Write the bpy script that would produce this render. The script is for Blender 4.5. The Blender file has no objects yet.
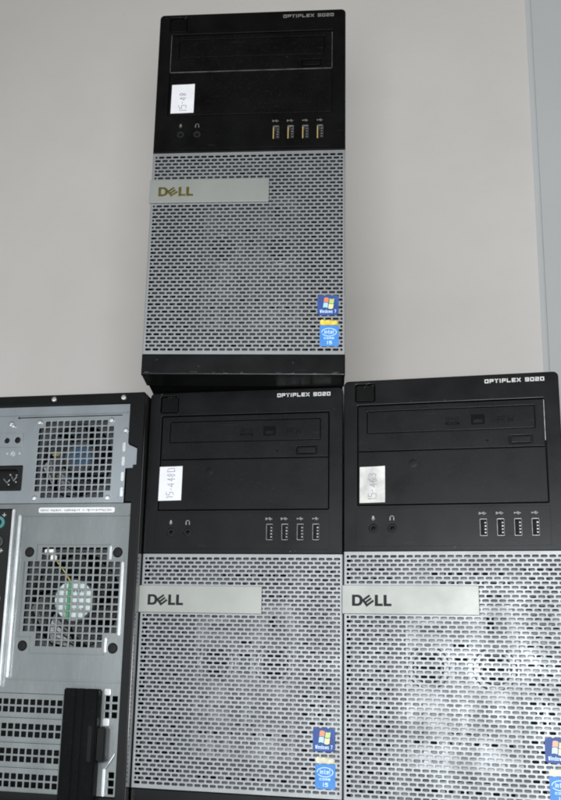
import bpy, bmesh, math, random
from mathutils import Vector, Matrix

S = 0.001                      # everything below is written in millimetres
random.seed(7)
scene = bpy.context.scene
col = scene.collection

# ------------------------------------------------------------------ materials
def mat(name, base, rough=0.5, metal=0.0, spec=0.5, noise=0.0, nscale=200.0, rvar=0.0, bump=0.0,
        bscale=900.0, dust=0.0, coat=0.0, dustcol=(0.35, 0.34, 0.32), stretch=None, scuff=0.0):
    m = bpy.data.materials.new(name); m.use_nodes = True
    nt = m.node_tree; N = nt.nodes; L = nt.links
    b = N['Principled BSDF']
    b.inputs['Base Color'].default_value = (*base, 1)
    b.inputs['Roughness'].default_value = rough
    b.inputs['Metallic'].default_value = metal
    b.inputs['Specular IOR Level'].default_value = spec
    if coat: b.inputs['Coat Weight'].default_value = coat; b.inputs['Coat Roughness'].default_value = 0.12
    tc = N.new('ShaderNodeTexCoord'); src = tc.outputs['Object']
    if stretch:
        mp = N.new('ShaderNodeMapping'); mp.inputs['Scale'].default_value = stretch
        L.new(src, mp.inputs['Vector']); src = mp.outputs['Vector']
    def nz(scale, detail=3.0):
        n = N.new('ShaderNodeTexNoise'); n.inputs['Scale'].default_value = scale
        n.inputs['Detail'].default_value = detail; L.new(src, n.inputs['Vector']); return n
    def rng(sock, a, bb, c, d):
        r = N.new('ShaderNodeMapRange'); r.inputs['From Min'].default_value = a; r.inputs['From Max'].default_value = bb
        r.inputs['To Min'].default_value = c; r.inputs['To Max'].default_value = d; L.new(sock, r.inputs['Value']); return r.outputs[0]
    c_out = None
    if noise:
        n = nz(nscale); v = rng(n.outputs['Fac'], .3, .7, 1 - noise, 1 + noise)
        mx = N.new('ShaderNodeVectorMath'); mx.operation = 'SCALE'; mx.inputs[0].default_value = base
        L.new(v, mx.inputs['Scale']); c_out = mx.outputs[0]
    if dust:
        big = nz(14, 4); sm = nz(620, 2)
        f1 = rng(big.outputs['Fac'], .42, .72, 0, dust)
        f2 = rng(sm.outputs['Fac'], .60, .74, 0, dust * 3.5)
        ad = N.new('ShaderNodeMath'); ad.operation = 'ADD'; ad.use_clamp = True; L.new(f1, ad.inputs[0]); L.new(f2, ad.inputs[1])
        fac = ad.outputs[0]
        if scuff:
            mp2 = N.new('ShaderNodeMapping'); mp2.inputs['Scale'].default_value = (6, 30, 90); mp2.inputs['Rotation'].default_value = (0, .5, 0)
            L.new(tc.outputs['Object'], mp2.inputs['Vector'])
            n3 = N.new('ShaderNodeTexNoise'); n3.inputs['Scale'].default_value = 6; n3.inputs['Detail'].default_value = 2
            L.new(mp2.outputs[0], n3.inputs['Vector'])
            f3 = rng(n3.outputs['Fac'], .69, .76, 0, scuff)
            a2 = N.new('ShaderNodeMath'); a2.operation = 'ADD'; a2.use_clamp = True; L.new(fac, a2.inputs[0]); L.new(f3, a2.inputs[1]); fac = a2.outputs[0]
        mx = N.new('ShaderNodeMix'); mx.data_type = 'RGBA'
        if c_out is not None: L.new(c_out, mx.inputs[6])
        else: mx.inputs[6].default_value = (*base, 1)
        mx.inputs[7].default_value = (*dustcol, 1); L.new(fac, mx.inputs[0]); c_out = mx.outputs[2]
    if c_out is not None: L.new(c_out, b.inputs['Base Color'])
    if rvar:
        n = nz(35, 5); L.new(rng(n.outputs['Fac'], .3, .7, rough - rvar, rough + rvar), b.inputs['Roughness'])
    if bump:
        n = nz(bscale, 2); bp = N.new('ShaderNodeBump'); bp.inputs['Strength'].default_value = bump
        bp.inputs['Distance'].default_value = 0.0004; L.new(n.outputs['Fac'], bp.inputs['Height']); L.new(bp.outputs[0], b.inputs['Normal'])
    return m

M = {}
M['black'] = mat('black plastic', (.0024, .0026, .0029), .34, spec=.17, noise=.3, nscale=60, rvar=.07, bump=.1, bscale=1500, dust=.004, scuff=.03, dustcol=(.3, .3, .3))
M['panel'] = mat('drive plastic', (.0022, .0023, .0026), .38, spec=.16, noise=.3, nscale=50, rvar=.08, bump=.1, bscale=1700, dust=.005, scuff=.025)
M['button'] = mat('button plastic', (.0016, .0017, .0018), .5, spec=.09, noise=.2, dust=.003)
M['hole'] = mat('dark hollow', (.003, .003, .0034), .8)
M['body'] = mat('black painted steel', (.0020, .0022, .0024), .6, spec=.08, noise=.2, nscale=50, rvar=.06, bump=.1, bscale=700, dust=.004)
M['gloss'] = mat('glossy black steel', (.0018, .0020, .0022), .30, spec=.22, noise=.2, rvar=.04, dust=.004)
M['silver'] = mat('silver painted grille', (.255, .267, .276), .49, metal=.45, spec=.2, noise=.06, nscale=30, rvar=.06, bump=.1, dust=.03, dustcol=(.2, .2, .19))
M['badge'] = mat('satin silver badge', (.280, .293, .276), .52, metal=.42, spec=.2, noise=.05, nscale=25, rvar=.05, bump=.1)
M['letter'] = mat('dark badge letters', (.014, .016, .017), .6, spec=.15, metal=.0, noise=.15)
M['gold'] = mat('warm-lit badge letters', (.17, .145, .035), .3, metal=.6, noise=.25, nscale=150)  # top tower's letters: warm reflected light put into the colour
M['white'] = mat('white print', (.50, .51, .50), .6, noise=.1, nscale=300)
M['edge_print'] = mat('worn edge', (.10, .10, .095), .4, noise=.5, nscale=90)
M['small_print'] = mat('small label print', (.16, .16, .17), .6, noise=.4, nscale=300)
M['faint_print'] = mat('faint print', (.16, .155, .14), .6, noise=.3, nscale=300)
M['symbol_print'] = mat('symbol print', (.30, .31, .31), .6, noise=.3, nscale=300)
M['grey_print'] = mat('dark print', (.0012, .0013, .0014), .6, spec=.08, noise=.2)
M['paper'] = mat('white paper label', (.66, .67, .69), .7, spec=.2, noise=.05, nscale=70, bump=.5, bscale=100)
M['paper_worn'] = mat('worn paper label', (.50, .50, .48), .6, noise=.32, nscale=75, rvar=.1, bump=.6, bscale=90)
M['ink'] = mat('blue grey ink', (.20, .19, .26), .6, noise=.5, nscale=400)
M['chassis'] = mat('zinc chassis steel', (.070, .074, .078), .42, metal=.7, noise=.3, nscale=45, rvar=.12, bump=.5, bscale=120)
M['boss'] = mat('pressed zinc boss', (.125, .130, .135), .44, metal=.7, noise=.45, nscale=60, rvar=.1, bump=.4, bscale=120)
M['side'] = mat('glossy black side panel', (.004, .0042, .0045), .10, spec=.9, noise=.2)
M['scuff'] = mat('scuffed plastic', (.085, .085, .08), .6, noise=.6, nscale=500)
M['steel'] = mat('zinc plated steel', (.265, .295, .315), .42, metal=.68, noise=.14, nscale=22, rvar=.09, bump=.2, bscale=300, dust=.05, stretch=(1, 1, .35))
M['steel_dark'] = mat('dull galvanised steel', (.195, .212, .215), .42, metal=.68, noise=.18, nscale=20, rvar=.10, bump=.2, bscale=300, dust=.05, stretch=(1, 1, .35))
M['bright'] = mat('bright bent steel edge', (.55, .57, .575), .3, metal=.6, noise=.15, nscale=80, rvar=.08)
M['screw'] = mat('nickel screw', (.72, .73, .74), .24, metal=.9, noise=.1)
M['contact'] = mat('gold contacts', (.55, .46, .25), .35, metal=.8, noise=.1)
M['shell'] = mat('port shell', (.26, .26, .26), .4, metal=.6, noise=.3, nscale=300)
M['shell_warm'] = mat('warm-lit port shell', (.85, .60, .22), .3, metal=.6, noise=.1)  # warm light on the port edges, put into the colour
M['rubber'] = mat('rubber', (.004, .005, .0055), .6, spec=.25, noise=.2)
M['fan'] = mat('fan plastic', (.022, .024, .026), .4, noise=.2, dust=.04)
M['hub_white'] = mat('white fan label', (.46, .53, .52), .6, noise=.08, nscale=120)
M['hub_blue'] = mat('blue fan label', (.013, .048, .095), .5, noise=.4, nscale=120)
M['green'] = mat('green stripe', (.02, .22, .075), .5, noise=.15)
M['cyan'] = mat('audio port plastic', (.05, .20, .20), .45, noise=.1)
M['yellow'] = mat('yellow wire', (.45, .33, .06), .5, noise=.2)
M['connector'] = mat('nylon connector', (.70, .70, .66), .45, noise=.1)
M['os_blue'] = mat('blue sticker', (.035, .075, .25), .5, spec=.2, noise=.35, nscale=45)
M['cpu_blue'] = mat('light blue sticker', (.06, .22, .56), .5, spec=.2, noise=.12, nscale=60)
M['sky_print'] = mat('pale blue print', (.52, .70, .90), .5, noise=.08)
M['red'] = mat('red orange print', (.72, .20, .07), .4, noise=.1)
M['leaf'] = mat('green print', (.42, .58, .14), .4, noise=.1)
M['azure'] = mat('azure print', (.33, .60, .92), .4, noise=.1)
M['amber'] = mat('yellow print', (.86, .74, .30), .4, noise=.1)
M['foil'] = mat('yellow foil strip', (.66, .50, .06), .4, noise=.45, nscale=300)
M['foil_pale'] = mat('faded foil strip', (.50, .48, .34), .4, noise=.35, nscale=300)
M['wall'] = mat('painted wall', (.84, .822, .800), .75, spec=.15, noise=.05, nscale=2.0, bump=.8, bscale=150, dust=.05, dustcol=(.45, .42, .38))
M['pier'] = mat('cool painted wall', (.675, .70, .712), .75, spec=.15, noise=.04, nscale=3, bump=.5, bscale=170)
M['table'] = mat('laminate table', (.32, .30, .27), .5, noise=.12, nscale=12, stretch=(1, 6, 1))

# ------------------------------------------------------------------ builders
def poly_rr(x0, z0, x1, z1, r=0.0, seg=4):
    """rounded rectangle, counter-clockwise"""
    if r <= 0: return [(x0, z0), (x1, z0), (x1, z1), (x0, z1)]
    r = min(r, (x1 - x0) / 2 - 1e-4, (z1 - z0) / 2 - 1e-4)
    out = []
    for cx, cz, a0 in ((x1 - r, z0 + r, -90), (x1 - r, z1 - r, 0), (x0 + r, z1 - r, 90), (x0 + r, z0 + r, 180)):
        for i in range(seg + 1):
            a = math.radians(a0 + 90 * i / seg); out.append((cx + r * math.cos(a), cz + r * math.sin(a)))
    return out
def poly_circ(cx, cz, r, n=28):
    return [(cx + r * math.cos(2 * math.pi * i / n), cz + r * math.sin(2 * math.pi * i / n)) for i in range(n)]

def plate(outlines, holes=(), y0=0.0, t=1.0, bev=0.0, bres=2):
    """a flat plate in the local X-Z plane, front face at y0, t thick, edges rounded by bev; returns a mesh (in mm)"""
    cu = bpy.data.curves.new('tmp', 'CURVE'); cu.dimensions = '2D'; cu.fill_mode = 'BOTH'
    for pts in list(outlines):
        sp = cu.splines.new('POLY'); sp.points.add(len(pts) - 1); sp.use_cyclic_u = True
        for p, q in zip(sp.points, pts): p.co = (q[0], q[1], 0, 1)
    for pts in holes:
        sp = cu.splines.new('POLY'); sp.points.add(len(pts) - 1); sp.use_cyclic_u = True
        for p, q in zip(sp.points, reversed(pts)): p.co = (q[0], q[1], 0, 1)
    cu.extrude = max(t / 2 - bev, 0.0005); cu.bevel_depth = bev; cu.bevel_resolution = bres; cu.offset = -bev
    ob = bpy.data.objects.new('tmp', cu); col.objects.link(ob)
    dg = bpy.context.evaluated_depsgraph_get(); dg.update()
    me = bpy.data.meshes.new_from_object(ob.evaluated_get(dg))
    bpy.data.objects.remove(ob); bpy.data.curves.remove(cu)
    for v in me.vertices:
        x, y, z = v.co; v.co = (x, y0 + t / 2 - z, y)
    me.materials.clear()
    return me
def bm_of(*meshes):
    bm = bmesh.new()
    for me in meshes: bm.from_mesh(me)
    return bm
def box(bm, x0, y0, z0, x1, y1, z1, bev=0.0):
    b = bmesh.new()
    g = bmesh.ops.create_cube(b, size=1.0)
    for v in g['verts']:
        v.co = Vector(((x0 + x1) / 2 + v.co.x * (x1 - x0), (y0 + y1) / 2 + v.co.y * (y1 - y0), (z0 + z1) / 2 + v.co.z * (z1 - z0)))
    if bev: bmesh.ops.bevel(b, geom=b.edges[:], offset=bev, segments=2, affect='EDGES')
    me = bpy.data.meshes.new('t'); b.to_mesh(me); b.free(); bm.from_mesh(me); bpy.data.meshes.remove(me)
def tube(bm, pts, r, n=8):
    """round wire through 3-D points"""
    pts = [Vector(p) for p in pts]; rings = []
    for i, p in enumerate(pts):
        d = (pts[min(i + 1, len(pts) - 1)] - pts[max(i - 1, 0)]).normalized()
        a = d.cross(Vector((0.3, 1, 0.2))).normalized(); b = d.cross(a)
        rings.append([bm.verts.new(p + (a * math.cos(2 * math.pi * k / n) + b * math.sin(2 * math.pi * k / n)) * r) for k in range(n)])
    for A, B in zip(rings, rings[1:]):
        for k in range(n): bm.faces.new((A[k], A[(k + 1) % n], B[(k + 1) % n], B[k]))
    bm.faces.new(rings[0]); bm.faces.new(rings[-1][::-1])
def lathe(bm, cx, cz, prof, n=28):
    """solid of revolution about the local Y axis; prof = [(radius, y), ...]"""
    rings = []
    for r, y in prof:
        rings.append([bm.verts.new((cx + r * math.cos(2 * math.pi * k / n), y, cz + r * math.sin(2 * math.pi * k / n))) for k in range(n)])
    for A, B in zip(rings, rings[1:]):
        for k in range(n): bm.faces.new((A[k], A[(k + 1) % n], B[(k + 1) % n], B[k]))
    bm.faces.new(rings[0]); bm.faces.new(rings[-1][::-1])

CACHE = {}
def part(name, key, build, material, parent=None, label=None, smooth=False):
    """one mesh object; meshes with the same key are shared between copies"""
    if key is None or key not in CACHE:
        r = build()
        if isinstance(r, bpy.types.Mesh): bm = bm_of(r)
        else: bm = r
        bmesh.ops.remove_doubles(bm, verts=bm.verts, dist=1e-4)
        bmesh.ops.recalc_face_normals(bm, faces=bm.faces)
        me = bpy.data.meshes.new(name); bm.to_mesh(me); bm.free()
        me.transform(Matrix.Scale(S, 4))
        if smooth: me.shade_smooth(); me.set_sharp_from_angle(angle=math.radians(14))
        me.materials.append(M[material])
        if key is not None: CACHE[key] = me
    else: me = CACHE[key]
    o = bpy.data.objects.new(name, me); col.objects.link(o)
    if me.materials[0] != M[material]:
        o.material_slots[0].link = 'OBJECT'; o.material_slots[0].material = M[material]
    if parent is not None: o.parent = parent
    if label: o['label'] = label
    return o
def struct(name, build, material):
    o = part(name, None, build, material); o['kind'] = 'structure'; return o

# ------------------------------------------------------------------ stroke lettering
GL = {  # on a 4 wide, 6 high cell
 'O': [[(0,0),(4,0),(4,6),(0,6),(0,0)]], '0': [[(0,0),(4,0),(4,6),(0,6),(0,0)]],
 'P': [[(0,0),(0,6),(4,6),(4,2.6),(0,2.6)]], 'T': [[(0,6),(4,6)],[(2,6),(2,0)]], 'I': [[(2,0),(2,6)]],
 'L': [[(0,6),(0,0),(4,0)]], 'E': [[(4,6),(0,6),(0,0),(4,0)],[(0,3),(3.6,3)]], 'X': [[(0,0),(4,6)],[(0,6),(4,0)]],
 '9': [[(4,2.8),(0,2.8),(0,6),(4,6),(4,0),(0,0)]], '2': [[(0,6),(4,6),(4,3),(0,3),(0,0),(4,0)]],
 'W': [[(0,6),(1,0),(2,4.5),(3,0),(4,6)]], 'i': [[(2,0),(2,4)],[(2,5.2),(2,6)]], 'n': [[(0,0),(0,4),(3.4,4),(3.4,0)]],
 'd': [[(3.6,6),(3.6,0),(0.2,0),(0.2,4),(3.6,4)]], 'o': [[(0,0),(3.6,0),(3.6,4),(0,4),(0,0)]], 'w': [[(0,4),(1,0),(2,3),(3,0),(4,4)]],
 's': [[(3.6,4),(0,4),(0,2),(3.6,2),(3.6,0),(0,0)]], '7': [[(0,6),(4,6),(1.4,0)]], 't': [[(1.4,6),(1.4,0),(3.6,0)],[(0,4),(3.4,4)]],
 'e': [[(0,2),(3.6,2),(3.6,4),(0,4),(0,0),(3.6,0)]], 'l': [[(1.4,6),(1.4,0)]], 'C': [[(4,6),(0,6),(0,0),(4,0)]],
 'R': [[(0,0),(0,6),(4,6),(4,3),(0,3)],[(1.6,3),(4,0)]], '5': [[(4,6),(0.3,6),(0,3.5),(3.6,3.6),(4,2),(3.4,0),(0,0)]],
 'D': [[(0,0),(0,6),(3,6),(4,4.5),(4,1.5),(3,0),(0,0)]], 'V': [[(0,6),(2,0),(4,6)]], 'M': [[(0,0),(0,6),(2,2.5),(4,6),(4,0)]],
 '1': [[(1,4.8),(2.2,6),(2.0,0)]], '4': [[(3,0),(3.1,6),(0,2),(4,2.1)]], '8': [[(2,3.2),(.4,4.6),(2,6),(3.6,4.6),(.2,1.4),(2,0),(3.8,1.4),(2,3.2)]],
 '6': [[(3.4,6),(.8,4),(0,1.6),(1.6,0),(3.6,1),(3.2,2.9),(.4,2.4)]], '3': [[(.3,5.6),(2,6),(3.5,4.8),(1.6,3.2),(3.8,1.8),(2.2,0),(.1,.6)]],
 '-': [[(.6,3),(3.2,3.1)]], ' ': []}
def stroke(bm, pts, w, y, t, xf=lambda x, z: (x, z)):
    """a pen stroke: each segment a thin raised bar with mitre-free overlapping ends kept apart in depth"""
    for i, (a, b) in enumerate(zip(pts, pts[1:])):
        A = Vector(xf(*a)); B = Vector(xf(*b)); d = (B - A)
        if d.length < 1e-6: continue
        d.normalize(); n = Vector((-d.y, d.x)) * w / 2; A2 = A - d * w / 2 * .98; B2 = B + d * w / 2 * .98
        yy = y - 0.004 * (i % 5)
        vs = []
        for yv in (yy, y + t):
            for p in (A2 - n, B2 - n, B2 + n, A2 + n): vs.append(bm.verts.new((p.x, yv, p.y)))
        for f in ((0,1,2,3), (7,6,5,4), (0,4,5,1), (1,5,6,2), (2,6,7,3), (3,7,4,0)): bm.faces.new([vs[k] for k in f])
def text(bm, s, x0, z0, x1, z1, w, y, t=.08, gap=.32, rot=False, jitter=0.0):
    """block lettering filling the box; rot: reads from bottom to top"""
    W = (z1 - z0) if rot else (x1 - x0); H = (x1 - x0) if rot else (z1 - z0)
    rel = [.38 if c in 'Iil' else (.6 if c in ' -1' else 1.0) for c in s]
    cw = W / (sum(rel) + (len(s) - 1) * gap); ox = 0.0
    rnd = random.Random(len(s) * 7 + int(x0 * 3))
    for i, ch in enumerate(s):
        cwi = cw * rel[i]; jx = rnd.uniform(-jitter, jitter); jz = rnd.uniform(-jitter, jitter)
        for pl in GL[ch]:
            q = []
            for px, pz in pl:
                lx = ox + (cwi / 2 if ch in 'I' else w / 2 + px / 4 * (cwi - w)) + jx; lz = w / 2 + pz / 6 * (H - w) + jz
                if jitter: lx += rnd.uniform(-.38, .38); lz += rnd.uniform(-.6, .6)
                q.append((x1 - lz, z0 + lx) if rot else (x0 + lx, z0 + lz))
            stroke(bm, q, w, y - .022 * 0, t)
        ox += cwi + cw * gap
    return bm

# ------------------------------------------------------------------ front-facing tower
W_, H_ = 175.0, 360.0
G0, G1 = 18.6, 213.0           # the silver grille runs between these heights
def b_bezel():
    usb = [poly_rr(u - 2.9, 225.2, u + 2.9, 239.4, .6) for u in (112.2, 125.5, 138.8, 152.1)]
    jk = [poly_circ(u, 232.2, 3.6, 24) for u in (24.5, 39.8)]
    holes = usb + jk + [poly_rr(11.6, 251.6, 163.0, 338.0, .8), poly_rr(9.8, 341.2, 26.4, 356.8, 1.6)]
    def top_outline(x0, z0, x1, z1, r):
        out = [(x0, z0), (x1, z0)]
        for cx, cz, a0 in ((x1 - r, z1 - r, 0), (x0 + r, z1 - r, 90)):
            for i in range(7):
                a = math.radians(a0 + 15 * i); out.append((cx + r * math.cos(a), cz + r * math.sin(a)))
        return out
    up = plate([top_outline(0, G1 + .3, W_, H_, 4.2)], holes, 0, 4.0, .7)
    lo = plate([[(0, 0), (W_, 0), (W_, G0 - .3), (0, G0 - .3)]], [], 0, 4.0, .9)
    bm = bm_of(up, lo)
    # the deep rim behind the faces
    rim = plate([top_outline(0.25, .25, W_ - .25, H_ - .3, 4.1)], [top_outline(2.2, 2.2, W_ - 2.2, H_ - 2.2, 3)], 3.96, 30, .2)
    bm.from_mesh(rim)
    # control panel: a slightly raised field around ports
    f = plate([poly_rr(10.2, 217.2, 163.6, 249.0, 1.2)], usb + jk, -.35, .6, .15)
    bm.from_mesh(f)
    return bm
def b_grille():
    """perforated sheet: brick pattern of rounded slots, sides folded back"""
    bm = bmesh.new(); V = {}
    def v(x, y, z):
        k = (round(x, 3), round(y, 3), round(z, 3))
        if k not in V: V[k] = bm.verts.new((x, y, z))
        return V[k]
    y0, th = .6, 1.0
    nr = 54; zt = 210.75; pr = (zt - 21.15) / nr; p = 6.48; xl = 1.75; web = 1.2; hh = 2.24
    xr = xl + 26.5 * p
    def cell(xa, xb, za, zb, kind):
        cx, cz = (xa + xb) / 2, (za + zb) / 2
        hx = (xb - xa - web) / 2; hz = hh / 2; r = min(.95, hx - .05)
        # hole ring of 12 points, matched with 12 points on the cell's border
        ring = []
        for sx, sz, a0 in ((1, -1, -90), (1, 1, 0), (-1, 1, 90), (-1, -1, 180)):
            for i in range(3):
                a = math.radians(a0 + 45 * i); ring.append((cx + sx * (hx - r) + r * math.cos(a), cz + sz * (hz - r) + r * math.sin(a)))
        bo = []
        for (x, z) in ((xb, za), (xb, zb), (xa, zb), (xa, za)): bo.append((x, z))
        mx = cx
        F = [v(a, y0, b) for a, b in ring]; Bk = [v(a, y0 + th, b) for a, b in ring]
        for i in range(12):
            j = (i + 1) % 12
            bm.faces.new((F[i], F[j], Bk[j], Bk[i]))
        corner = [v(a, y0, b) for a, b in bo]; mb, mt = v(mx, y0, za), v(mx, y0, zb)
        # corner fans
        for c in range(4):
            k = c * 3; bm.faces.new((F[k], corner[c], F[k + 1])); bm.faces.new((F[k + 1], corner[c], F[k + 2]))
        # sides: right, top, left, bottom
        bm.faces.new((F[2], corner[0], corner[1], F[3]))
        bm.faces.new((F[5], corner[1], mt, corner[2], F[6]))
        bm.faces.new((F[8], corner[2], corner[3], F[9]))
        bm.faces.new((F[11], corner[3], mb, corner[0], F[0]))
    for r_ in range(nr):
        za = zt - (r_ + 1) * pr; zb = zt - r_ * pr
        if r_ % 2 == 0: xs = [xl] + [xl + p * .5 + p * i for i in range(27)]
        else: xs = [xl + p * i for i in range(27)] + [xr]
        for a, b in zip(xs, xs[1:]): cell(a, b, za, zb, 0)
    # border strips and folded sides
    def quad(a, b, c, d): bm.faces.new([bm.verts.new(q) for q in (a, b, c, d)])
    zb_, zt_ = zt - nr * pr, zt
    X0, X1, Z0, Z1, c = 0.0, W_, G0, G1, .8
    quad((X0 + c, y0, Z0), (X1 - c, y0, Z0), (X1 - c, y0, zb_), (X0 + c, y0, zb_))
    quad((X0 + c, y0, zt_), (X1 - c, y0, zt_), (X1 - c, y0, Z1), (X0 + c, y0, Z1))
    quad((X0 + c, y0, zb_), (xl, y0, zb_), (xl, y0, zt_), (X0 + c, y0, zt_))
    quad((xr, y0, zb_), (X1 - c, y0, zb_), (X1 - c, y0, zt_), (xr, y0, zt_))
    for X, sgn in ((X0, 1), (X1, -1)):
        quad((X + c * sgn, y0, Z0), (X + .25 * c * sgn, y0 + .25 * c, Z0), (X + .25 * c * sgn, y0 + .25 * c, Z1), (X + c * sgn, y0, Z1))
        quad((X + .25 * c * sgn, y0 + .25 * c, Z0), (X, y0 + c, Z0), (X, y0 + c, Z1), (X + .25 * c * sgn, y0 + .25 * c, Z1))
        quad((X, y0 + c, Z0), (X, 24, Z0), (X, 24, Z1), (X, y0 + c, Z1))
    return bm
def b_chassis():
    """zinc front wall of the case seen through the grille, with small vents and two round bosses"""
    holes = []
    rnd = random.Random(3)
    def field(x0, z0, x1, z1, p, q, hw, hh):
        z = z0; k = 0
        while z + hh <= z1:
            x = x0 + (p / 2 if k % 2 else 0)
            while x + hw <= x1: holes.append(poly_rr(x, z, x + hw, z + hh, .8, 2)); x += p
            z += q; k += 1
    field(8, 24, 42, 206, 9.6, 7.2, 5.6, 3.3)            # left vents
    field(141, 24, 169, 206, 9.6, 7.2, 5.6, 3.3)         # right vents
    field(54, 28, 132, 92, 11.4, 8.8, 6.2, 2.7)         # vents below the bosses
    field(70, 178, 132, 206, 10, 8.4, 6, 3)
    for cx in (66, 117):
        for dz in (-8, 0, 8):
            hw = math.sqrt(10.5 ** 2 - dz ** 2) - 1.0
            holes.append(poly_rr(cx - hw, 122 + dz - 2.1, cx + hw, 122 + dz + 2.1, 1, 2))
    holes += [poly_rr(84, 138, 99, 141.5, 1, 2), poly_rr(87, 128, 97, 131, 1, 2), poly_rr(112, 152, 118, 164, 1, 2), poly_rr(96, 154, 104, 158, 1, 2)]
    bm = bm_of(plate([poly_rr(4, 20.5, W_ - 4, 211, 2)], holes, 11.2, .8, 0))
    return bm
def b_boss(cx):
    return plate([poly_circ(cx, 122, 17.0, 44)], [poly_circ(cx, 122, 11.6, 44)], 8.2, 2.6, 1.3)
def b_bracket():
    """the lighter drive cage wall in the middle"""
    holes = [poly_circ(66, 122, 11.2, 36), poly_circ(117, 122, 11.2, 36), poly_rr(86, 137, 97, 141, 1, 2), poly_rr(112, 150, 117, 163, 1, 2),
             poly_rr(121, 150, 126, 163, 1, 2), poly_rr(60, 150, 78, 154, 1, 2), poly_rr(62, 160, 70, 166, 1, 2), poly_rr(87, 112, 96, 131, 2, 2)]
    rnd = random.Random(9)
    for k in range(7):
        for x in (53, 67, 81, 95, 109, 123):
            if rnd.random() < .72: holes.append(poly_rr(x + rnd.uniform(-1, 1), 50 + k * 7.1, x + 8, 52.6 + k * 7.1, .9, 2))
    return plate([[(48, 44), (136, 44), (136, 150), (131, 172), (56, 172), (48, 160)]], holes, 9.6, 1, .4)
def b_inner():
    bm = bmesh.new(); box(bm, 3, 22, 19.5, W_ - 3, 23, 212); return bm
def b_body():
    bm = bmesh.new(); box(bm, 1.2, 34.2, .9, W_ - 1.2, 417, H_ - 4.0, 1.2)
    return bm
def b_drive():
    tray = poly_rr(19.5, 313.2, 155.5, 332.6, 1.0)
    a = plate([poly_rr(12.3, 297.9, 162.3, 337.3, .6)], [tray, poly_rr(134.6, 300.2, 152.8, 307.6, .9)], .7, 3, .35)
    bm = bm_of(a)
    bm.from_mesh(plate([poly_rr(12.3, 297.9, 162.3, 337.3, .4)], [], 4.2, 2, 0))
    return bm
def b_door(): return plate([poly_rr(19.9, 313.6, 155.1, 332.2, .9)], [], 1.0, 2.6, .35)
def b_eject(): return plate([poly_rr(135.8, 301.3, 151.6, 306.5, .7)], [], .35, 3, .4)
def b_blank():
    bm = bm_of(plate([poly_rr(12.2, 252.2, 162.5, 297.1, .6)], [], .55, 3.2, .35))
    lathe(bm, 57.5, 286.5, [(3.4, .6), (3.4, .36), (2.9, .30), (.4, .34)], 24)
    return bm
def b_bayback():
    bm = bmesh.new(); box(bm, 9.0, 7.0, 250.5, 165, 8.0, 339); box(bm, 8, 6.0, 340.0, 28, 7, 358)
    box(bm, 20, 12, 220, 166, 13, 245); return bm
def b_power():
    return plate([poly_rr(10.4, 341.8, 25.8, 356.2, 1.4)], [], .9, 3.6, .6)
def b_usb_shell(u):
    return plate([poly_rr(u - 2.85, 225.3, u + 2.85, 239.3, .6)], [poly_rr(u - 2.45, 225.8, u + 2.55, 238.75, .4)], 1.0, 9, .1)
def b_usb_tongue(u):
    bm = bmesh.new(); box(bm, u + .0, 1.8, 226.6, u + 1.7, 8.5, 238.0, .15); return bm
def b_usb_contacts(u):
    bm = bmesh.new()
    for k in range(4): box(bm, u + .9, 1.62, 227.6 + k * 2.65, u + 2.1, 2.4, 228.6 + k * 2.65)
    return bm
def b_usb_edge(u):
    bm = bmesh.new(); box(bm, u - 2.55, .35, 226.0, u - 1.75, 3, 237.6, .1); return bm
def b_trident(u, ss):
    bm = bmesh.new(); z = 243.4; y = -.42
    stroke(bm, [(u - 2.2, z), (u + 2.2, z)], .5, y, .1)
    stroke(bm, [(u - 1, z), (u, z + .95), (u + .9, z + .95)], .36, y, .1)
    stroke(bm, [(u - .4, z), (u + .5, z - .95), (u + 1.2, z - .95)], .36, y, .1)
    lathe(bm, u - 2.3, z, [(.62, y), (.62, y + .1)], 10)
    if ss: stroke(bm, [(u - 2.2, z + .75), (u - 3.2, z + .75), (u - 3.2, z), (u - 2.6, z - .1), (u - 2.6, z - .8), (u - 3.4, z - .8)], .35, y, .1)
    return bm
def b_jack(u):
    bm = bmesh.new()
    for A, B in (((3.0, .2), (2.2, .6)), ):
        pass
    bm.from_mesh(plate([poly_circ(u, 232.2, 3.5, 24)], [poly_circ(u, 232.2, 1.8, 24)], .5, 7, .5))
    return bm
def b_mic(u):
    bm = bmesh.new(); y = -.42; z = 240.6
    bm.from_mesh(plate([poly_rr(u - .75, z - .7, u + .75, z + 1.9, .7)], [], y, .1, 0))
    stroke(bm, [(u - 1.2, z), (u - .9, z - 1), (u, z - 1.4), (u + .9, z - 1), (u + 1.2, z)], .3, y, .1)
    stroke(bm, [(u, z - 1.4), (u, z - 2)], .35, y, .1); return bm
def b_phones(u):
    bm = bmesh.new(); y = -.42; z = 240.6
    stroke(bm, [(u + 1.6 * math.cos(a), z + 1.7 * math.sin(a)) for a in [math.radians(k) for k in range(-20, 201, 20)]], .4, y, .1)
    stroke(bm, [(u - 1.5, z - .2), (u - 1.5, z - 1.6)], .8, y, .1); stroke(bm, [(u + 1.5, z - .2), (u + 1.5, z - 1.6)], .8, y, .1)
    return bm
def b_badge():
    return plate([poly_rr(-.9, 162.3, 107.2, 185.4, .7)], [], -1.7, 2.2, .4)
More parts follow.
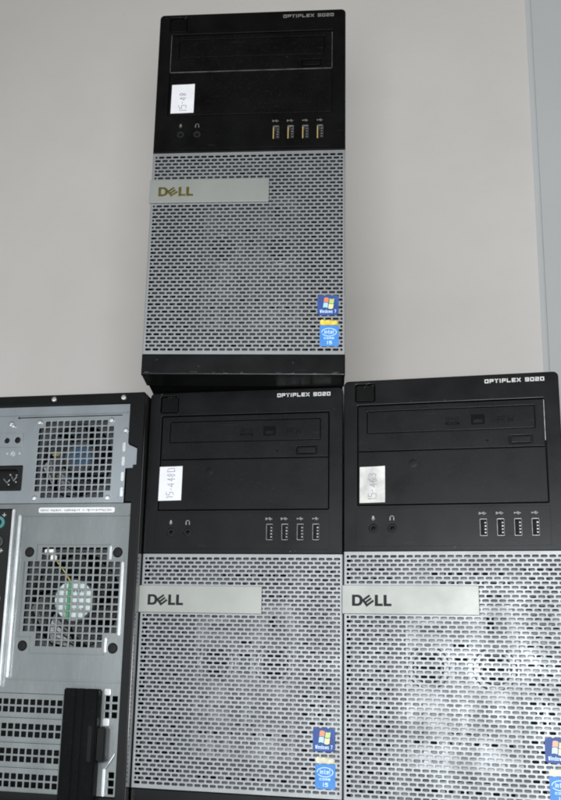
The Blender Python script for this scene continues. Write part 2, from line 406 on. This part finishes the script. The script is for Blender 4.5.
def b_logo():
    """four heavy capitals, the second one tilted"""
    y, t = -1.98, .35
    D = plate([[(7.2, 168.6), (12.6, 168.6), (14.6, 169.6), (15.8, 171.4), (15.8, 174.8), (14.6, 176.6), (12.6, 177.6), (7.2, 177.6)]],
              [[(9.6, 170.5), (12.0, 170.5), (13.2, 171.6), (13.4, 173.1), (13.2, 174.6), (12.0, 175.7), (9.6, 175.7)]], y, t, .08)
    bm = bm_of(D)
    a = math.radians(36); cx, cz = 20.3, 173.1
    def rot(p): return (cx + p[0] * math.cos(a) - p[1] * math.sin(a), cz + p[0] * math.sin(a) + p[1] * math.cos(a))
    E = [(-4.2, -3.4), (3.4, -3.4), (3.4, -1.7), (-2.2, -1.7), (-2.2, -.8), (3.0, -.8), (3.0, .8), (-2.2, .8), (-2.2, 1.7), (3.4, 1.7), (3.4, 3.4), (-4.2, 3.4)]
    bm.from_mesh(plate([[rot(p) for p in E]], [], y, t, .08))
    for x in (25.6, 32.6):
        bm.from_mesh(plate([[(x, 168.6), (x + 6.3, 168.6), (x + 6.3, 170.6), (x + 2.5, 170.6), (x + 2.5, 177.6), (x, 177.6)]], [], y, t, .08))
    return bm
def b_model(): return text(bmesh.new(), 'OPTIPLEX 9020', 117.0, 352.5, 164.0, 355.9, .82, -.10, .12, .24)
def b_discs():
    bm = bmesh.new(); y = .93
    text(bm, 'DVD', 85, 322, 95, 325, .45, y, .1); bm.from_mesh(plate([poly_rr(84, 318.5, 96, 320.6, 1)], [poly_rr(86, 319.1, 94, 320, .4)], y, .1, 0))
    bm.from_mesh(plate([poly_rr(105, 317.8, 116, 326.4, .8)], [poly_rr(106.8, 319.2, 114.2, 322.2, .4)], y, .1, 0))
    text(bm, 'RW', 126, 319, 139, 324, .5, y, .1)
    return bm
def b_led():
    bm = bmesh.new(); lathe(bm, 117.6, 303.8, [(.9, .72), (.85, .45), (.3, .38)], 14); return bm
def b_pin():
    bm = bmesh.new(); lathe(bm, 121.0, 310.6, [(.75, .72), (.75, .66), (.1, .66)], 12); return bm
def b_edge(kind):
    bm = bmesh.new()
    if kind == 'full':
        box(bm, 11.75, .2, 298, 12.15, 1.5, 337.6); box(bm, 12.2, .12, 297.3, 162.4, 1.4, 297.7); box(bm, 162.45, .2, 298, 162.85, 1.5, 336)
    else: box(bm, 162.42, .2, 302.5, 162.95, 1.5, 336.5)
    return bm
def b_label(x0, z0, x1, z1, curl):
    bm = bmesh.new(); nx, nz_ = 10, 14; g = []
    for j in range(nz_ + 1):
        row = []
        for i in range(nx + 1):
            u = i / nx; w = j / nz_
            lift = curl * (max(0, u + w - 1.55) ** 2 * 4) + .05 * math.sin(9 * u + 5 * w)
            row.append(bm.verts.new((x0 + u * (x1 - x0) + .25 * w, .28 - lift, z0 + w * (z1 - z0) + .35 * u)))
        g.append(row)
    for j in range(nz_):
        for i in range(nx): bm.faces.new((g[j][i], g[j][i + 1], g[j + 1][i + 1], g[j + 1][i]))
    ex = bmesh.ops.extrude_face_region(bm, geom=bm.faces[:])
    for e in ex['geom']:
        if isinstance(e, bmesh.types.BMVert): e.co.y += .14
    return bm
def b_os(): return plate([poly_rr(151.2, 54.2, 169.4, 72.4, 2.6)], [], .12, .45, .1)
def b_quarter(x0, z0, w, h, sx):
    pts = []
    n = 8
    for i in range(n + 1):
        t = i / n; pts.append((x0 + t * w, z0 + .55 * math.sin(t * 3.0 + sx)))
    for i in range(n, -1, -1):
        t = i / n; pts.append((x0 + t * w + .5, z0 + h + .55 * math.sin(t * 3.0 + sx)))
    return plate([pts], [], .05, .12, 0)
def b_cpu(): return plate([poly_rr(153.4, 25.8, 169.6, 44.8, .8)], [], .12, .45, .1)
def b_cpu_print():
    bm = bmesh.new(); cx, cz = 161.3, 38.6
    stroke(bm, [(cx + 6.3 * math.cos(math.radians(a)), cz + 3.5 * math.sin(math.radians(a))) for a in range(-150, 181, 15)], .55, .05, .1)
    text(bm, 'intel', 157.2, 37.2, 165.4, 40.6, .5, .05, .1, .2)
    text(bm, 'CORE', 157.0, 32.4, 165.6, 34.0, .4, .05, .1)
    text(bm, 'i5', 159.6, 27.6, 163.8, 30.6, .6, .05, .1)
    return bm
def b_foil():
    return plate([[(154.2, 45.3), (168.6, 45.3), (169.2, 48.0), (167.0, 49.6), (164.2, 48.6), (161.5, 50.2), (157.6, 49.0), (155.4, 50.4), (153.8, 49.0)]], [], .2, .4, .05)

def front_tower(loc, yaw, label, script, paper, lab_box, letters, shell, edge, foil):
    t = bpy.data.objects.new('computer_tower', None); col.objects.link(t)
    t.location = [c * S for c in loc]; t.rotation_euler = (0, 0, math.radians(yaw)); t.empty_display_size = .05
    t['label'] = label; t['category'] = 'desktop computer'; t['group'] = 'desktop towers showing their fronts'
    P = lambda name, key, b, m, par=t, **k: part(name, key, b, m, par, **k)
    P('case_body', 'body', b_body, 'body')
    bz = P('front_bezel', 'bezel', b_bezel, 'black', smooth=True)
    P('bay_backing', 'bayback', b_bayback, 'hole', bz)
    def b_scuff():
        bm = bmesh.new(); rnd = random.Random(int(abs(loc[0]) * 10))
        for k in range(26):
            e = rnd.random()
            if e < .45: x, z = rnd.uniform(3, 170), rnd.choice((1.3, 1.6, 2.2))
            elif e < .7: x, z = rnd.uniform(3, 30), rnd.uniform(354, 358.5)
            else: x, z = rnd.uniform(5, 170), rnd.choice((rnd.uniform(3, 17), rnd.uniform(214, 217), rnd.uniform(339.5, 341)))
            ln = rnd.uniform(.5, 4.5) if e < .45 else rnd.uniform(.3, 1.8); a = rnd.uniform(-.15, .15) if e < .45 else rnd.uniform(-1.2, 1.2)
            stroke(bm, [(x, z), (x + ln * math.cos(a), z + ln * math.sin(a))], rnd.uniform(.12, .3), -.03, .06)
        return bm
    sc = P('scuff_marks', None, b_scuff, 'scuff', bz); sc['kind'] = 'stuff'
    g = P('front_grille', 'grille', b_grille, 'silver')
    ch = P('inner_chassis', 'chassis', b_chassis, 'chassis', smooth=True)
    for cx in (66, 117): P('chassis_boss', 'boss%d' % cx, lambda: b_boss(cx), 'boss', ch, smooth=True)
    P('drive_cage', 'bracket', b_bracket, 'boss', ch)
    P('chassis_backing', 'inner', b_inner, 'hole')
    od = P('optical_drive', 'drive', b_drive, 'panel', smooth=True)
    P('tray_door', 'door', b_door, 'panel', od, smooth=True); P('eject_button', 'eject', b_eject, 'panel', od, smooth=True)
    P('disc_logo', 'discs', b_discs, 'grey_print', od); P('activity_light', 'led', b_led, 'grey_print', od); P('eject_pinhole', 'pin', b_pin, 'hole', od)
    if edge: P('drive_edge', 'edge' + edge, lambda: b_edge(edge), 'shell' if edge == 'side' else 'edge_print', od)
    P('drive_bay_cover', 'blank', b_blank, 'panel', smooth=True)
    P('power_button', 'power', b_power, 'button', smooth=True)
    for i, u in enumerate((112.2, 125.5, 138.8, 152.1)):
        s = P('usb_port', 'usbs%d' % i, lambda: b_usb_shell(u), 'shell')
        if shell == 'shell_warm': P('warm_lit_edge', 'usbe%d' % i, lambda: b_usb_edge(u), 'shell_warm', s)  # added amber strip painting the warm light on the port's left edge
        P('port_tongue', 'usbt%d' % i, lambda: b_usb_tongue(u), 'hole', s)
        P('port_contacts', 'usbc%d' % i, lambda: b_usb_contacts(u), 'shell', s)
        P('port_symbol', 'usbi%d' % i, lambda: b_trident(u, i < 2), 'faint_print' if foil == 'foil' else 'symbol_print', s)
    for i, u in enumerate((24.5, 39.8)):
        j = P('audio_jack', 'jack%d' % i, lambda: b_jack(u), 'hole')
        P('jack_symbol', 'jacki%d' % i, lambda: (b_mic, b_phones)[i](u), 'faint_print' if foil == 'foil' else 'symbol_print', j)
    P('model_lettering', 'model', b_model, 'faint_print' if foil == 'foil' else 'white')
    bd = P('name_badge', 'badge', b_badge, 'badge', smooth=True)
    P('badge_lettering', 'logo', b_logo, letters, bd)
    x0, z0, x1, z1 = lab_box
    pl = P('paper_label', None, lambda: b_label(x0, z0, x1, z1, 1.2 if paper == 'paper_worn' else .4), paper)
    wd = (x1 - x0)
    P('handwriting', None, lambda: text(bmesh.new(), script, x0 + wd * .36, z0 + 2, x0 + wd * .36 + 6.6, z0 + 4 + len(script) * 3.6, .5, .16, .3, .34, True, .5), 'ink', pl)
    os_ = P('system_sticker', 'os', b_os, 'os_blue', smooth=True)
    P('flag_quarter', 'fq1', lambda: b_quarter(156.6, 65.7, 3.9, 4.2, .3), 'red', os_); P('flag_quarter', 'fq2', lambda: b_quarter(161.2, 65.3, 3.9, 4.2, 3.2), 'leaf', os_)
    P('flag_quarter', 'fq3', lambda: b_quarter(156.0, 60.9, 3.9, 4.2, .3), 'azure', os_); P('flag_quarter', 'fq4', lambda: b_quarter(160.6, 60.5, 3.9, 4.2, 3.2), 'amber', os_)
    P('sticker_lettering', 'ostx', lambda: text(bmesh.new(), 'Windows 7', 153.4, 56.2, 167.2, 59.2, .42, .05, .1, .2), 'sky_print', os_)
    cp = P('processor_sticker', 'cpu', b_cpu, 'cpu_blue', smooth=True)
    P('sticker_lettering', 'cputx', b_cpu_print, 'sky_print', cp)
    P('foil_strip', 'foil', b_foil, foil, cp)
    return t

front_tower((7.33, -57.0, 360.15), 7.9, 'black and silver computer tower standing alone on top of the stack, against the wall',
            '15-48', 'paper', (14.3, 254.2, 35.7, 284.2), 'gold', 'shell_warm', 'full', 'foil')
front_tower((0, 0, 0), 0.0, 'black and silver computer tower in the middle, holding up the topmost tower',
            '15-4480', 'paper', (11.6, 260.2, 32.6, 291.0), 'letter', 'shell', None, 'foil_pale')
front_tower((177.52, -14.6, 0), -2.59, 'black and silver computer tower at the right end, with a crumpled grey paper label',
            '15-463', 'paper_worn', (13.2, 253.6, 34.2, 284.2), 'letter', 'shell', 'side', 'foil_pale')

# ------------------------------------------------------------------ rear-facing tower; x runs from -175 to 0
t = bpy.data.objects.new('computer_tower', None); col.objects.link(t); t.empty_display_size = .05
LX, LY = -1.3, -13.0
t.location = (LX * S, LY * S, 0); t.rotation_euler = (0, 0, math.radians(0.1))
t['label'] = 'computer tower turned round at the left, its bare steel back with fans and slots showing'
t['category'] = 'desktop computer'
HT = 357.8
def L(name, b, m, par=t, **k): return part(name, None, b, m, par, **k)
def b_shell():
    bm = bm_of(plate([poly_rr(-175, 0, 0, HT, 1.5)], [[(-170, 10), (-8.2, 10), (-8.2, 257), (-13.9, 257), (-13.9, 287.6), (-8.3, 287.6), (-8.3, 290.6), (-5.2, 290.6), (-5.2, 306.6), (-13.9, 310.4), (-13.9, HT - 9.6), (-170, HT - 9.6)]], 0, 4, .5))
    bm.from_mesh(plate([poly_rr(-175, 0, 0, HT, 1.5)], [poly_rr(-173.4, 1.6, -1.6, HT - 1.6, .6)], 4.05, 380, .2))
    box(bm, -172, 60, 3, -3, 61, HT - 3)
    return bm
L('case_body', b_shell, 'gloss')
def b_lbezel():
    bm = bmesh.new(); box(bm, -175, 385, 0, 0, 417, 360, 2); return bm
L('front_bezel', b_lbezel, 'black')
def screw(x, z, r, y=0.0, par=t, m='screw'):
    def b():
        bm = bmesh.new(); lathe(bm, x, z, [(r, y + .2), (r, y - .5), (r * .8, y - 1.1), (r * .45, y - 1.2), (r * .4, y - .7), (r * .1, y - .7)], 20)
        return bm
    return L('screw', b, m, par, smooth=True)
for x, z in ((-87.6, 353.6), (-20.3, 353.2)): screw(x, z, 2.6)
# power supply plate
PG, HS = 6.16, 4.55
def sq(cx, cz, s=HS, r=.35): return poly_rr(cx - s / 2, cz - s / 2, cx + s / 2, cz + s / 2, r, 1)
gx0, gz0 = -99.3, 264.3
def b_psu():
    holes = []
    for j in range(12):
        for i in range(12):
            if (i in (0, 11)) and (j in (0, 11)): continue
            holes.append(sq(gx0 + i * PG, gz0 + j * PG * .985))
    holes.append(poly_rr(-167, 268.8, -114.6, 292.4, 1.2))
    bm = bm_of(plate([[(-169.8, 256.8), (-16.2, 256.8), (-16.2, 288), (-8.6, 288), (-8.6, 291), (-5.6, 291), (-5.6, 306), (-14.1, 310), (-14.1, HT - 9.8), (-169.8, HT - 9.8)]], holes, 3.2, 1.2, .35))
    return bm
psu = L('power_supply', b_psu, 'steel', smooth=True)
def b_psu_lip():
    bm = bmesh.new()
    box(bm, -169, 1.6, HT - 18.6, -16.2, 3.25, HT - 16.4, .5)      # pressed rib above the fan
    box(bm, -122.6, 3.0, HT - 19.8, -22.0, 3.24, HT - 19.2)
    return bm
L('pressed_rib', b_psu_lip, 'steel', psu)
def b_groove():
    bm = bmesh.new(); box(bm, -122.6, 2.9, HT - 20.7, -21.6, 3.19, HT - 19.9); lathe(bm, -122.2, HT - 20.3, [(1, 3.1), (1, 2.85)], 12); return bm
L('folded_seam', b_groove, 'rubber', psu)
for x, z in ((-101.3, 332.9), (-31.6, 333.0), (-100.8, 261.6), (-31.2, 261.4)): screw(x, z, 2.5, 3.2, psu)
screw(-17.6, 323.2, 2.4, 3.2, psu); screw(-129.2, 331.8, 2.8, 3.2, psu); screw(-127.0, 329.6, 2.0, 2.6, psu)
def b_clip():
    bm = bmesh.new()
    for z in (262, 276, 290, 303): box(bm, -19.4, 1.4, z, -16.6, 3.25, z + 8.5, .6)
    return bm
L('edge_clip', b_clip, 'screw', psu)
def b_fan(cx, cz, R, y):
    def f():
        bm = bm_of(plate([poly_rr(cx - R - 2, cz - R - 2, cx + R + 2, cz + R + 2, 4)], [poly_circ(cx, cz, R, 40)], y, 20, 0))
        for k in range(7):
            a0 = 2 * math.pi * k / 7; vs = []
            for j in range(6):
                r = R * (.42 + .55 * j / 5)
                for s in (0, 1):
                    a = a0 + .12 * j + s * .62
                    vs.append(bm.verts.new((cx + r * math.cos(a), y + 4 + 8 * s, cz + r * math.sin(a))))
            for j in range(5): bm.faces.new((vs[2 * j], vs[2 * j + 1], vs[2 * j + 3], vs[2 * j + 2]))
        return bm
    return f
def b_hub(cx, cz, r, y):
    def f():
        bm = bmesh.new(); lathe(bm, cx, cz, [(r, y + 14), (r, y + .8), (r - .8, y), (.5, y)], 36); return bm
    return f
def b_disc(cx, cz, r, y):
    def f():
        bm = bmesh.new(); lathe(bm, cx, cz, [(r, y + .2), (r, y), (.3, y)], 36); return bm
    return f
fan = L('cooling_fan', b_fan(-65.4, 298, 35, 9), 'fan', psu)
L('fan_hub', b_hub(-62.5, 301, 15, 9), 'fan', psu); L('fan_label', b_disc(-61.5, 301, 10.5, 8.7), 'hub_blue', psu)
def b_coil():
    bm = bmesh.new(); box(bm, -91, 14, 303, -84, 24, 307, 1); box(bm, -93, 22, 286, -86, 30, 296, 2); return bm
L('inner_component', b_coil, 'yellow', psu)
# switch and socket
L('switch_plate', lambda: plate([poly_rr(-140, 309.6, -116.6, 323.2, 1)], [poly_circ(-132.3, 316.0, 2.6), poly_circ(-121.8, 316.2, 2.9)], 2.5, .9, .25), 'steel', psu)
L('status_light', b_disc(-132.3, 316.0, 2.5, 3.0), 'rubber', psu)
def b_knob():
    bm = bmesh.new(); lathe(bm, -121.8, 316.2, [(2.8, 3.1), (2.7, 2.2), (1.9, 1.9), (1.5, 2.5), (.3, 2.5)], 20); return bm
L('test_button', b_knob, 'rubber', psu, smooth=True)
def b_dots():
    bm = bmesh.new()
    for x, r in ((-131.2, .9), (-119.0, .9)): lathe(bm, x, 303.6, [(r, 3.18), (r, 3.1), (.1, 3.1)], 12)
    stroke(bm, [(-127.4, 302.2), (-127, 304.6), (-125.4, 305.4), (-124, 304.2), (-123.7, 302.0)], .8, 3.1, .1)
    stroke(bm, [(-126, 303.6), (-125, 301.4)], .9, 3.1, .1); return bm
L('panel_marks', b_dots, 'bright', psu)
def b_socket():
    bm = bm_of(plate([poly_rr(-171.6, 269.2, -115.0, 292.0, 1.2)], [poly_rr(-160, 272, -120, 289, 3)], 4.4, 2, .3))
    box(bm, -171, 18, 268, -114, 19, 293); return bm
L('power_socket', b_socket, 'rubber', psu)
def b_pins():
    bm = bmesh.new()
    tube(bm, [(-135, 9, 281), (-131, 8, 277), (-128.5, 8, 280)], .8); tube(bm, [(-127, 8, 283), (-124, 7, 278.5), (-121.5, 7, 282.5)], .8)
    for x, z in ((-128.8, 275.2), (-121.6, 284.0), (-121.8, 277.6), (-127.8, 284.4)): lathe(bm, x, z, [(.9, 8), (.9, 6.2), (.2, 6)], 10)
    return bm
L('socket_pins', b_pins, 'shell', psu)

# lower steel back
EG = 6.27
ex0, ez0 = -99.5, 133.0
def b_rear():
    holes = []
    for j in range(14):
        for i in range(14):
            if (i < 2 or i > 11) and (j < 2 or j > 11): continue
            holes.append(sq(ex0 + i * EG, ez0 + j * EG))
    for x, z in GROM: holes.append(poly_circ(x, z, 4.4, 24))
    for zc in (88.6, 82.0, 75.4): holes += [poly_rr(-15.6, zc - 2.3, -10.9, zc + 2.3, .3, 1), poly_rr(-21.5, zc - 2.3, -17.9, zc + 2.3, .3, 1)]
    for zc in (27.5, 21.2, 14.9): holes += [poly_rr(-15.2, zc - 2.3, -10.4, zc + 2.3, .3, 1)]
    out = [(-119.2, 90.4), (-59.4, 90.4), (-59.4, 10.4), (-8.5, 10.4), (-8.5, 256.4), (-169.8, 256.4), (-169.8, 251.8), (-119.2, 251.8)]
    return plate([out], holes, 2.6, 1.2, .35)
GROM = ((-101.2, 212.6), (-18.5, 212.6), (-101.0, 130.6), (-18.1, 130.4))
rear = L('rear_panel', b_rear, 'steel_dark', smooth=True)
for x, z in GROM:
    def b(x=x, z=z):
        bm = bmesh.new(); lathe(bm, x, z, [(4.3, 4.2), (4.3, 2.4), (3.6, 1.7), (.5, 1.5)], 24); return bm
    L('rubber_grommet', b, 'rubber', rear, smooth=True)
def ridge(pts, w, y0=1.1, y1=2.65):
    def f():
        bm = bmesh.new()
        for (a, b_), (c, d) in zip(pts, pts[1:]):
            x0, x1 = min(a, c) - w / 2, max(a, c) + w / 2; z0, z1 = min(b_, d) - w / 2, max(b_, d) + w / 2
            box(bm, x0, y0, z0, x1, y1, z1, w * .3)
        return bm
    return f
L('bent_flange', lambda: ridge([(-117.8, 96.5), (-117.8, 249.6)], 2.4, -2.6)(), 'bright', rear, smooth=True)
L('bent_flange', lambda: ridge([(-111.6, 104.2), (-111.6, 244.2)], 2.6, -1.6)(), 'bright', rear, smooth=True)
L('bent_flange', lambda: ridge([(-12.6, 142.0), (-12.6, 203.0)], 2.4, .2)(), 'bright', rear, smooth=True)
L('bent_flange', lambda: ridge([(-24.4, 206.6), (-24.4, 217.0)], 2.2, .6)(), 'bright', rear, smooth=True)
L('bent_flange', lambda: ridge([(-24.2, 127.4), (-24.2, 138.0)], 2.2, .6)(), 'bright', rear, smooth=True)
def b_lines():
    bm = bmesh.new(); y0, y1 = 1.2, 2.64; w = 1.1
    for x0, z0, x1, z1 in ((-112, 244.6, -9.5, 246.4), (-112, 101.6, -9.5, 103.0), (-93.6, 219.0, -25.4, 220.1), (-93.6, 124.4, -25.4, 125.6),
                           (-94.6, 205.2, -93.5, 220.1), (-94.6, 124.4, -93.5, 137.8), (-105.6, 139.0, -104.6, 204.2), (-105.6, 138.0, -93.5, 139.0)):
        box(bm, x0, y0, z0, x1, y1, z1, .3)
    return bm
L('pressed_edge', b_lines, 'steel_dark', rear)
L('spec_label', lambda: plate([poly_rr(-95.4, 247.9, -23.4, 252.7, 1.6)], [], 2.35, .3, .08), 'paper', rear)
def b_spec():
    bm = bmesh.new(); rnd = random.Random(4)
    x = -93.4
    while x < -25.5:
        w = rnd.uniform(.5, 1.5)
        if rnd.random() < .86: box(bm, x, 2.25, 249.0 + rnd.uniform(0, 1), x + w * .6, 2.34, 251.2 - rnd.uniform(0, .8))
        x += w
    return bm
L('label_print', b_spec, 'small_print', rear)
# exhaust fan
FX, FZ = -57.6, 171.0
f2 = L('exhaust_fan', b_fan(FX, FZ, 43, 8), 'fan'); 
L('fan_hub', b_hub(FX, FZ, 19.5, 7), 'fan', f2); L('fan_label', b_disc(FX, FZ, 17.4, 6.6), 'hub_white', f2)
def b_stripe():
    bm = bmesh.new(); tube(bm, [(FX - 3.6, 5.6, FZ + 16.6), (FX - 4.0, 5.4, FZ + 4), (FX - 4.3, 5.4, FZ - 6), (FX - 4.8, 5.6, FZ - 16.6)], 1.7); return bm
L('green_stripe', b_stripe, 'green', f2)
def b_hubtext():
    bm = bmesh.new()
    for z in (178.5, 173.6, 168.4, 163.4):
        rnd = random.Random(int(z)); x = -58.5
        while x < FX + 14 - abs(z - FZ) * .5:
            w = rnd.uniform(1, 2.4); box(bm, x, 6.45, z - .8, x + w * .7, 6.58, z + .8); x += w + .4
    return bm
L('label_print', b_hubtext, 'small_print', f2)
def b_wire():
    bm = bmesh.new(); tube(bm, [(-80, 6.5, 210), (-74, 6, 203), (-67, 5.8, 195), (-61.8, 6, 187.5)], .6); return bm
L('fan_wire', b_wire, 'yellow', f2)
def b_conn():
    bm = bmesh.new(); box(bm, -87.5, 4.4, 210.5, -77.5, 7.5, 215.5, .6); box(bm, -81.5, 4.4, 205.5, -76, 7.5, 210.2, .5); return bm
L('wire_connector', b_conn, 'connector', f2)
# port panel at the left edge
io = L('port_panel', lambda: plate([poly_rr(-169.8, 96.0, -119.6, 251.4, .5)], [], 5.0, 1, .1), 'hole')
def b_port(x, z, w, h, y=4.9):
    def f():
        return plate([poly_rr(x - w / 2, z - h / 2, x + w / 2, z + h / 2, .8)], [poly_rr(x - w / 2 + .7, z - h / 2 + .7, x + w / 2 - .7, z + h / 2 - .7, .4)], y - 3, 4, .1)
    return f
def b_round(x, z, r):
    def f(): return plate([poly_circ(x, z, r)], [poly_circ(x, z, r * .5)], 2.4, 2.8, .4)
    return f
L('audio_jack', b_round(-133.4, 239.5, 5.6), 'cyan', io, smooth=True)
L('audio_jack', b_round(-133.0, 222.0, 5.4), 'fan', io, smooth=True)
L('audio_jack', b_round(-148.0, 239.5, 5.6), 'leaf', io, smooth=True)
for z in (196, 186, 172, 162): L('usb_port', b_port(-146, z, 14, 6.4), 'shell', io)
L('network_port', b_port(-146, 143, 16, 14), 'shell', io); L('display_port', b_port(-146, 118, 17, 7), 'shell', io)
def b_iomarks():
    bm = bmesh.new()
    for x, z in ((-129.6, 246.6), (-129.8, 214.2)):
        stroke(bm, [(x - 1.6, z), (x + 1.6, z)], .6, 4.85, .2); stroke(bm, [(x, z - 1.4), (x, z + 1.6)], .6, 4.85, .2)
    stroke(bm, [(-128.6, 168), (-127.2, 170), (-127.2, 172.4)], .7, 4.85, .2)
    stroke(bm, [(-127.4, 140.5), (-125.6, 140.5)], .8, 4.85, .2)
    return bm
L('port_symbol', b_iomarks, 'white', io)
# expansion slots
for i in range(4):
    zc = 80.2 - 20.32 * i
    def b(zc=zc):
        holes = []
        for k in range(17):
            for s in (-1, 1):
                holes.append(sq(-62.6 - k * 6.2, zc + s * 3.15, 4.7))
        bm = bm_of(plate([poly_rr(-169.6, zc - 10.05, -57.6, zc + 10.05, .3)], holes, 3.4, .9, .15))
        box(bm, -169.4, 2.7, zc - 9.6, -58.6, 3.5, zc - 8.6, .3)
        return bm
    L('slot_cover', b, 'steel_dark', smooth=True)
# black retaining cover with its latch
def b_cover():
    bm = bmesh.new()
    box(bm, -55.0, -9, 4, -43.6, 2.2, 96.0, 1.0); box(bm, -43.65, -7.6, 4, -42.8, 2.2, 95.4)
    box(bm, -42.9, -9, 4, -36.8, 2.2, 96.0, .8); box(bm, -36.9, -7.8, 4, -35.8, 2.2, 95.4)
    box(bm, -35.9, -9, 4, -24.2, 2.2, 96.0, 1.2)
    return bm
cov = L('retaining_cover', b_cover, 'body')
def b_latch():
    bm = bmesh.new(); box(bm, -31.0, -10.4, 37.6, -27.4, -8.6, 66, .5); box(bm, -23.65, -8.6, 37.6, -16.0, 2.0, 66, 1.4); return bm
L('cover_latch', b_latch, 'black', cov, smooth=True)
for q in ((-22.6, 1.2, 66.5, -17.0, 2.5, 72.5), (-22.6, 1.2, 91.5, -17.0, 2.5, 96.6), (-20.0, .6, 10.6, -17.6, 2.5, 32.5)):
    def b(q=q):
        bm = bmesh.new(); box(bm, *q, .5); return bm
    L('slot_bracket', b, 'bright', rear)
def b_bw():
    bm = bmesh.new(); tube(bm, [(-19, 1.6, 31.5), (-15, 1.2, 37), (-10.5, 1.6, 44.5)], .7); return bm
L('bent_wire', b_bw, 'bright', rear)
def b_sidep():
    bm = bmesh.new(); box(bm, .02, 1.0, 1.5, .85, 384, HT - 1.5, .3); return bm
L('side_panel', b_sidep, 'side')

# ------------------------------------------------------------------ setting
WY = 650.0
def b_wall():
    bm = bmesh.new(); box(bm, -2600, WY, -900, 382, WY + 100, 2600); return bm
struct('wall', b_wall, 'wall')
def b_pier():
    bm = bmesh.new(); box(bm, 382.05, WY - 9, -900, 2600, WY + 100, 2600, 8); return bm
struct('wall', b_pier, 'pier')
def b_table():
    bm = bmesh.new(); box(bm, -900, -62, -30, 1100, WY - 10, -.2, 2); return bm
struct('table_top', b_table, 'table')

# ------------------------------------------------------------------ camera
Rm = ((0.96624125, -0.25575101, 0.03113293), (0.25410583, 0.92606362, -0.27899175), (0.04252135, 0.2774844, 0.9597887))
cd = bpy.data.cameras.new('camera'); cam = bpy.data.objects.new('camera', cd); col.objects.link(cam)
mw = Matrix(((Rm[0][0], Rm[0][2], -Rm[0][1], 286.017 * S), (Rm[1][0], Rm[1][2], -Rm[1][1], -933.334 * S), (Rm[2][0], Rm[2][2], -Rm[2][1], 68.903 * S), (0, 0, 0, 1)))
cam.matrix_world = mw
cd.sensor_fit = 'HORIZONTAL'; cd.sensor_width = 36; cd.lens = 1112.713 / 561 * 36
cd.shift_x = (280.5 - 180.38) / 561; cd.shift_y = (404.626 - 400) / 561
cd.clip_start = .02; cd.clip_end = 50
scene.camera = cam

# ------------------------------------------------------------------ light
def area(name, loc, target, w, h, power, colr):
    ld = bpy.data.lights.new(name, 'AREA'); ld.shape = 'RECTANGLE'; ld.size = w; ld.size_y = h; ld.energy = power; ld.color = colr
    o = bpy.data.objects.new(name, ld); col.objects.link(o); o.location = loc
    o.rotation_euler = (Vector(target) - Vector(loc)).to_track_quat('-Z', 'Y').to_euler(); return o
area('soft_front_light', (.15, -2.3, -.02), (.15, 0, .10), 3.6, 1.9, 34, (.86, .94, 1.0))  # broad unseen source added behind the camera for soft front light
area('lamp_light', (.292, -1.0, .13), (.22, 0, .40), .22, .18, 11.5, (.97, .985, 1.0))
w = bpy.data.worlds.new('World'); scene.world = w; w.use_nodes = True
w.node_tree.nodes['Background'].inputs[0].default_value = (1.0, .80, .58, 1); w.node_tree.nodes['Background'].inputs[1].default_value = .11
scene.view_settings.view_transform = 'Standard'; scene.view_settings.look = 'None'
scene.view_settings.exposure = 0; scene.view_settings.gamma = 1
scene.cycles.filter_width = 1.9
scene.cycles.max_bounces = 8
